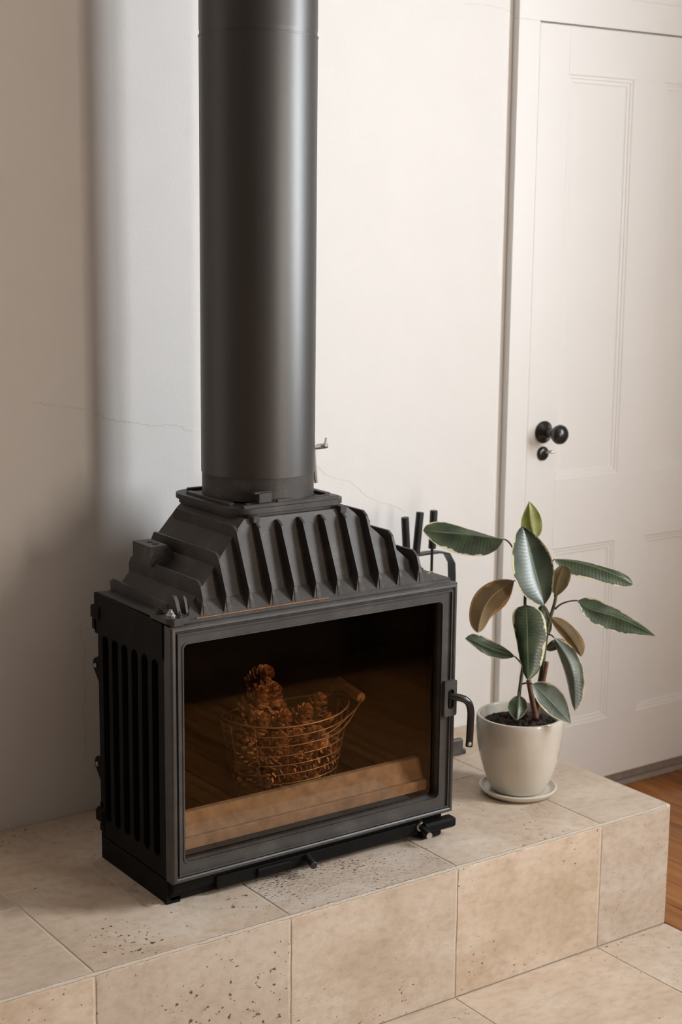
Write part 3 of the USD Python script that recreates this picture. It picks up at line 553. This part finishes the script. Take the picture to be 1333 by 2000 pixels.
for s in (1, -1):
    if s < 0: ha, hb_ = (-.112, .052, .150), (-.040, .084, .153)
    else: ha, hb_ = (.158, -.048, .196), (.168, .052, .205)
    h = obj('end_handle', cyl(ha, hb_, .0105, 22, ch=.0015), 'dowel', wbk, label='pale wooden dowel handle')
    if s < 0: obj('handle_wire', tube(spline([ha, (-.128, .045, .158), (-.140, .030, .170), (-.147, .006, .178)], 16), .0014, 6), 'wire', h); continue
    for q in (0, 1):
        obj('handle_wire', tube(spline([(s * .158, -.050, .194), (s * .146, -.050, .178), (s * .120, -.0565, .166 - .012 * q), (s * .070, -.0765, .152 - .012 * q), (s * .03, -.084, .146 - .012 * q)], 20), .0014, 6), 'wire', h)
    obj('handle_wire', tube(spline([(s * .168, .054, .203), (s * .150, .052, .182), (s * .120, .060, .166), (s * .07, .078, .152)], 16), .0014, 6), 'wire', h)

def cone_mesh(R=.0285, H=.056, n=40, seed=5):
    """Open woody scales on a spiral: each a thin spoon that narrows at its foot and thickens at its rounded lip."""
    r = np.random.default_rng(seed); out = []
    for i in range(n):
        u = (i + .5) / n; z = -H / 2 + H * u ** .9; L = R * (.62 + .38 * math.sin(math.pi * min(1, .15 + .80 * u))) * (1.0 if u < .8 else 1.0 - 1.6 * (u - .8)); lift = -.55 + 1.75 * u
        w = .0062 * (.75 + .35 * math.sin(math.pi * u)); secs = []
        for t, ww, th, up in ((.10, .30, .0010, 0), (.45, .42, .0010, .0004), (.72, .86, .0011, .0016), (.90, 1.06, .0019, .0034), (.985, .86, .0021, .0050), (1.03, .40, .0012, .0056)):
            x = L * t
            for sy, sz in ((-1, -1), (0, -1), (1, -1), (1, 1), (0, 1), (-1, 1)): secs.append([x * math.cos(lift) - up * math.sin(lift), sy * w * ww, x * math.sin(lift) + up * math.cos(lift) + sz * th / 2 + (.0016 * ww if sy else 0)])
        v = V(secs); f = []
        for a in range(5):
            for k in range(6):
                q = (k + 1) % 6; f += [[a * 6 + k, a * 6 + q, a * 6 + 6 + q], [a * 6 + k, a * 6 + 6 + q, a * 6 + 6 + k]]
        f += [[30, 31, 34], [30, 34, 35], [31, 32, 33], [31, 33, 34]]
        a2 = i * 2.39996 + r.normal(0, .10); c, s_ = math.cos(a2), math.sin(a2)
        out.append(trimesh.Trimesh(np.c_[v[:, 0] * c - v[:, 1] * s_, v[:, 0] * s_ + v[:, 1] * c, v[:, 2] + z], f, process=False))
    m = cat(out); m.fix_normals(); return m
cone_first = None
def cone(p, axis, sc, spin):
    global cone_first
    lab = 'open brown pine cone in the wire basket behind the glass'
    a, b, d = frame_of(axis); c, s = math.cos(spin), math.sin(spin); a, b = c * a + s * b, -s * a + c * b
    mtx = Gf.Matrix4d(*(a * sc), 0, *(b * sc), 0, *(d * sc), 0, *map(float, p), 1)
    x = UsdGeom.Xform.Define(stage, numbered('/World/pine_cone')); x.AddTransformOp().Set(mtx)
    tag(x, lab, 'pine cone', 'pine cones in the wire basket')
    if cone_first is None:
        cone_first = x.GetPrim()
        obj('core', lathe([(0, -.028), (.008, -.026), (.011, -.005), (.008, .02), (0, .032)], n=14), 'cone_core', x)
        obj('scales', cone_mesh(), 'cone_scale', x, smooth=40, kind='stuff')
    else:
        x.GetPrim().GetReferences().AddInternalReference(cone_first.GetPath()); x.GetPrim().SetInstanceable(True)
rp = random.Random(4)
Zb = .1005
spots = [(-0.074, -0.020, 0.031), (0.038, -0.025, 0.031), (-0.020, -0.030, 0.032), (0.015, 0.030, 0.032), (-0.050, 0.030, 0.032), (0.075, 0.012, 0.034), (-0.099, -0.009, 0.074), (0.061, -0.035, 0.076), (-0.050, -0.040, 0.076), (0.005, -0.042, 0.076), (-0.070, 0.035, 0.079), (0.100, 0.005, 0.079), (0.045, 0.030, 0.080), (-0.015, 0.030, 0.080), (-0.108, -0.014, 0.124), (0.049, -0.040, 0.125), (-0.061, -0.045, 0.126), (-0.005, -0.045, 0.126), (0.010, 0.030, 0.126), (0.070, 0.040, 0.126), (0.100, -0.012, 0.127), (-0.055, 0.030, 0.127), (0.018, -0.020, 0.168), (0.072, 0.005, 0.170), (-0.042, -0.030, 0.170), (-0.094, -0.026, 0.171), (-0.012, 0.030, 0.172), (-0.075, 0.030, 0.174), (-0.039, 0.005, 0.214), (-0.086, -0.012, 0.219), (-0.065, 0.000, 0.263)]
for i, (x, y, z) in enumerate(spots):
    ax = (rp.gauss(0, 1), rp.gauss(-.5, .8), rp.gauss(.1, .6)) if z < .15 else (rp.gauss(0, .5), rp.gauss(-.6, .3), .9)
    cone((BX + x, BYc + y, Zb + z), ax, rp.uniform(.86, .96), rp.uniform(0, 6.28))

# ------------------------------------------------------------------ dry straw on the deck
dsx = thing('straw_wisp', 'tiny dry straw lying on the right corner of the stove top', 'straw', (.628, -.520, .5582))
obj('stalk', tube(spline([(-.026, -.008, .004), (-.010, .006, .008), (.012, .012, .012), (.026, .034, .003)], 20), .0007, 5), 'straw', dsx)
obj('stalk', tube(spline([(-.018, .002, .003), (-.006, -.002, .0015), (.004, -.006, .001)], 10), .0007, 5), 'straw', dsx)

# ------------------------------------------------------------------ pot, saucer, rubber plant
PCX, PCY = .962, -.440
sc_ = thing('saucer', 'round cream glazed saucer under the plant pot', 'saucer', (PCX, PCY, 0))
obj('dish', lathe([(0, .0005), (.066, .0005), (.074, .004), (.0815, .012), (.0825, .016), (.080, .0185), (.0765, .0175), (.073, .012), (.066, .0095), (0, .009)], n=80).apply_scale([1.085, 1.085, 1.0]), 'glaze', sc_, smooth=60)
pt = thing('potted_rubber_plant', 'variegated rubber plant in a cream glazed pot on the hearth', 'plant', (PCX, PCY, 0))
POT = [(0, .0100), (.054, .0100), (.058, .012), (.064, .024), (.074, .052), (.083, .085), (.0895, .120), (.0930, .150), (.0935, .172), (.0925, .1825), (.0905, .1865), (.0860, .1865), (.0838, .184), (.0830, .168), (.080, .158), (0, .158)]
POT = [(r * 1.075, z) for r, z in POT]
obj('pot', lathe(POT, n=96), 'glaze', pt, smooth=60)
so = trimesh.creation.icosphere(5, .0885); so.vertices *= [1, 1, .14]; nz = meshkit.fbm(so.vertices * 85 + 20, 4, 2); so.vertices[:, 2] += (nz - .5) * .040 * (1 - (np.hypot(so.vertices[:, 0], so.vertices[:, 1]) / .0885) ** 4); so.apply_translation([0, 0, .161])
obj('soil', so, 'soil', pt, smooth=True)
D0 = float((V([PCX, PCY, .3]) - CAM) @ CF)
def up3(px, dep):
    d = CF + (px[0] - 666.5) / FPX * CR + (1000 - px[1]) / FPX * CU
    return CAM + d * (D0 + dep) - V([PCX, PCY, 0])
def poly_sample(pts, n, base, tip):
    p = [base] + [q for q in pts] + [tip]; return spline(p, n)
def leaf(mid, left, right, d0, d1, eL, eR, m, bow=.004, wave=.0012, seed=0, petiole=None, th=.0006):
    """A leaf blade through measured midrib and margin points, at its own depth, curved across, two faces 0.6 mm apart."""
    n, h = 26, 9
    mid = spline(mid, n); L = poly_sample(left, n, mid[0], mid[-1]); R = poly_sample(right, n, mid[0], mid[-1])
    t = np.linspace(0, 1, n); r = np.random.default_rng(seed); ph = r.uniform(0, 6, 4)
    P = np.zeros((n, 2 * h + 1, 3)); U = np.zeros((n, 2 * h + 1, 2))
    for i in range(n):
        w = math.sin(math.pi * min(1, max(0, t[i]))) ** .6; dm = d0 + (d1 - d0) * t[i]
        for j in range(-h, h + 1):
            u = j / h; e = L[i] if j < 0 else R[i]; a = abs(u)
            px = mid[i] + (e - mid[i]) * a
            dd = dm + (eL if j < 0 else eR) * w * a ** 1.2 + bow * w * math.sin(math.pi * a) * .6 + wave * a * a * w * math.sin(16 * t[i] + ph[0] + (2 if j < 0 else 0))
            P[i, j + h] = up3(px, dd); U[i, j + h] = (u, t[i])
    K = 2 * h + 1; v = P.reshape(-1, 3); uv = U.reshape(-1, 2); f = []
    for i in range(n - 1):
        for j in range(K - 1):
            a = i * K + j; f += [[a, a + 1, a + K + 1], [a, a + K + 1, a + K]]
    f = V(f); tm = trimesh.Trimesh(v, f, process=False)
    fn = np.zeros_like(v); fc = np.cross(v[f[:, 1]] - v[f[:, 0]], v[f[:, 2]] - v[f[:, 0]])
    for k in range(3): np.add.at(fn, f[:, k], fc)
    fn /= np.linalg.norm(fn, axis=1)[:, None] + 1e-12
    if (fn @ CF).mean() > 0: f = f[:, ::-1]; fn = -fn
    back = v - fn * th; N = len(v)
    edge = [j for j in range(K)] + [i * K + K - 1 for i in range(1, n)] + [(n - 1) * K + j for j in range(K - 2, -1, -1)] + [i * K for i in range(n - 2, 0, -1)]
    rim = [];
    for a, b in zip(edge, edge[1:] + edge[:1]): rim += [[a, b, N + b], [a, N + b, N + a]]
    F = np.vstack([f, f[:, ::-1] + N, rim])
    lf = obj('leaf', trimesh.Trimesh(np.vstack([v, back]), F, process=False), m, pt, smooth=True, uv=np.vstack([uv, uv]), vals={'side': np.r_[np.zeros(N), np.ones(N)]})
    if petiole is not None:
        q = [up3(p[:2], p[2]) for p in petiole]; obj('petiole', tube(spline(q, 16), np.linspace(.0022, .0016, 16), 8), 'petiole_red', lf)
    return lf
G = 'leaf_green'
# stems first
def stem(pts, r0, r1, m, name='stem'): obj(name, tube(spline([up3(p[:2], p[2]) for p in pts], 30), np.linspace(r0, r1, 30), 12), m, pt, smooth=True)
stem([(1046, 1402, -.004), (1050, 1365, -.004), (1058, 1315, -.002), (1066, 1255, 0), (1073, 1215, 0), (1082, 1185, 0), (1087, 1162, 0)], .0062, .0036, 'stem_green')
stem([(1013, 1385, -.02), (1016, 1345, -.02), (1022, 1300, -.018), (1025, 1240, -.014), (1026, 1180, -.01), (1026, 1120, -.004), (1020, 1085, .0), (1010, 1070, .0), (1003, 1066, 0)], .0042, .0030, 'stem_green')
stem([(1048, 1404, -.012), (1042, 1375, -.012), (1036, 1345, -.012), (1033, 1328, -.012)], .0070, .0056, 'stem_brown')
stem([(1046, 1404, -.008), (1054, 1372, -.010), (1062, 1330, -.012), (1069, 1292, -.014)], .0060, .0050, 'stem_brown')
leaf([(984, 1053), (945, 1047), (900, 1042), (860, 1039), (827, 1036)], [(945, 1085), (915, 1085), (880, 1077), (845, 1058)], [(955, 1045), (900, 1028), (862, 1019), (838, 1022)], 0, -.01, -.012, .022, G, seed=1, petiole=[(1003, 1072, 0), (997, 1062, 0), (991, 1056, 0), (984, 1053, 0)])
leaf([(1046, 1052), (1040, 1030), (1036, 1005), (1034, 979)], [(1024, 1045), (1018, 1020), (1024, 1000)], [(1055, 1045), (1059, 1018), (1050, 996)], .040, .048, .004, .004, 'leaf_lime', seed=2, petiole=[(1046, 1090, .034), (1047, 1070, .037), (1046, 1052, .040)])
leaf([(1063, 1182), (1056, 1150), (1045, 1110), (1034, 1066), (1020, 1027)], [(1035, 1172), (1010, 1140), (1001, 1100), (1006, 1050)], [(1075, 1165), (1083, 1130), (1078, 1090), (1054, 1052)], -.012, .022, -.046, -.006, 'leaf_gloss', seed=3, petiole=[(1075, 1212, 0), (1069, 1198, -.006), (1063, 1182, -.012)])
leaf([(1005, 1134), (985, 1147), (962, 1165), (944, 1195), (934, 1236)], [(970, 1133), (930, 1158), (917, 1195), (922, 1225)], [(1000, 1158), (985, 1185), (958, 1208), (946, 1228)], -.005, -.012, .015, .010, 'leaf_brown', seed=4, petiole=[(1026, 1150, -.008), (1016, 1138, -.006), (1005, 1134, -.005)])
leaf([(1006, 1282), (982, 1274), (955, 1265), (930, 1254), (909, 1247)], [(985, 1287), (955, 1281), (930, 1266)], [(982, 1262), (950, 1246), (928, 1238)], -.02, -.02, -.006, .012, G, seed=5, petiole=[(1023, 1302, -.018), (1014, 1290, -.02), (1006, 1282, -.02)])
leaf([(1029, 1182), (1030, 1215), (1031, 1260), (1032, 1300), (1031, 1329)], [(1003, 1196), (1007, 1240), (1015, 1285), (1022, 1312)], [(1062, 1202), (1068, 1245), (1062, 1285), (1048, 1318)], -.022, -.062, .010, .010, 'leaf_green', bow=-.004, seed=6, petiole=[(1026, 1195, -.012), (1028, 1184, -.018), (1029, 1182, -.022)])
leaf([(1083, 1092), (1115, 1095), (1160, 1106), (1200, 1121), (1237, 1142)], [(1108, 1092), (1155, 1100), (1200, 1113), (1230, 1128)], [(1110, 1120), (1150, 1131), (1195, 1142), (1228, 1146)], .018, .030, .010, -.012, G, seed=7, petiole=[(1084, 1165, 0), (1078, 1125, .010), (1078, 1100, .016), (1083, 1092, .018)])
leaf([(1088, 1164), (1088, 1145), (1095, 1122), (1101, 1105)], [(1077, 1150), (1079, 1130), (1090, 1110)], [(1105, 1150), (1115, 1128), (1113, 1110)], -.004, -.008, .006, -.012, 'leaf_olive', seed=8)
leaf([(1086, 1162), (1081, 1146), (1084, 1126), (1098, 1104)], [(1079, 1154), (1077, 1138), (1083, 1116)], [(1090, 1150), (1096, 1132), (1106, 1112)], .000, .002, .004, .004, 'leaf_green', seed=18)
leaf([(1129, 1173), (1152, 1189), (1190, 1200), (1235, 1217), (1281, 1242)], [(1145, 1167), (1180, 1176), (1220, 1198), (1256, 1221)], [(1143, 1203), (1170, 1222), (1210, 1235), (1255, 1241)], -.020, -.030, .010, -.010, G, seed=9, petiole=[(1085, 1190, 0), (1095, 1181, -.008), (1110, 1175, -.016), (1129, 1173, -.020)])
leaf([(1076, 1206), (1095, 1222), (1118, 1248), (1136, 1283)], [(1098, 1208), (1122, 1226), (1142, 1256)], [(1082, 1222), (1100, 1245), (1122, 1270)], .012, .020, .008, .006, 'leaf_brown', seed=10, petiole=[(1076, 1212, 0), (1074, 1208, .006), (1076, 1206, .012)])
leaf([(1083, 1246), (1098, 1268), (1115, 1300), (1123, 1340), (1124, 1389)], [(1088, 1268), (1101, 1305), (1110, 1340), (1119, 1378)], [(1112, 1258), (1136, 1294), (1143, 1330), (1138, 1366)], -.012, -.020, .024, .008, 'leaf_grey', seed=11, petiole=[(1070, 1240, 0), (1076, 1240, -.006), (1083, 1246, -.012)])
leaf([(1041, 1336), (1060, 1352), (1085, 1378), (1116, 1413)], [(1046, 1362), (1062, 1385), (1090, 1405)], [(1062, 1331), (1092, 1345), (1112, 1382)], -.035, -.080, -.012, .006, 'leaf_grey', seed=12, petiole=[(1020, 1336, -.019), (1030, 1334, -.026), (1041, 1336, -.035)])
leaf([(1014, 1359), (1013, 1375), (1012, 1390), (1010, 1406)], [(998, 1366), (993, 1380), (1000, 1398)], [(1028, 1368), (1030, 1384), (1020, 1400)], -.036, -.060, .004, .004, 'leaf_green', seed=13, petiole=[(1016, 1350, -.022), (1015, 1354, -.03), (1014, 1359, -.036)])
leaf([(1066, 1268), (1080, 1262), (1094, 1256), (1106, 1254)], [(1076, 1272), (1090, 1268), (1102, 1262)], [(1076, 1253), (1090, 1247), (1101, 1249)], .016, .022, .003, .004, 'leaf_green', seed=14, petiole=[(1067, 1262, 0), (1065, 1266, .01), (1066, 1268, .016)])
leaf([(1062, 1180), (1058, 1196), (1062, 1216), (1072, 1240)], [(1050, 1192), (1052, 1212), (1060, 1232)], [(1072, 1192), (1078, 1212), (1078, 1230)], .016, .022, .003, .004, 'leaf_grey', seed=15)

# ------------------------------------------------------------------ the dark sofa the door glass mirrors, out to the right of the photographer
sf = thing('sofa', 'low charcoal sofa facing the stove, seen mirrored in its glass', 'sofa', (1.53, -2.78, ZF))
def soft(x0, x1, y0, y1, z0, z1, r=.05):
    pts = [(x, y, z) for x in (x0 + r, x1 - r) for y in (y0 + r, y1 - r) for z in (z0 + r, z1 - r)]
    s = trimesh.creation.icosphere(2, r).vertices; return hull(np.vstack([s + p for p in pts]))
obj('base', soft(-.7, .7, -.38, .40, .08, .26, .03), 'sofa_cloth', sf, smooth=60)
for x in (-.27, .27): obj('seat_cushion', soft(x - .265, x + .265, -.22, .42, .262, .42), 'sofa_cloth', sf, smooth=60); obj('back_cushion', soft(x - .265, x + .265, -.33, -.18, .425, .72, .06), 'sofa_cloth', sf, smooth=60)
for x in (-.64, .64): obj('arm', soft(x - .10, x + .10, -.38, .40, .262, .54, .06), 'sofa_cloth', sf, smooth=60)
obj('back', soft(-.54, .54, -.42, -.335, .262, .70, .04), 'sofa_cloth', sf, smooth=60)
for x in (-.62, .62):
    for y in (-.32, .34): obj('leg', cyl((x, y, 0), (x, y, .09), .018, 16, r2=.024), 'sofa_leg', sf)
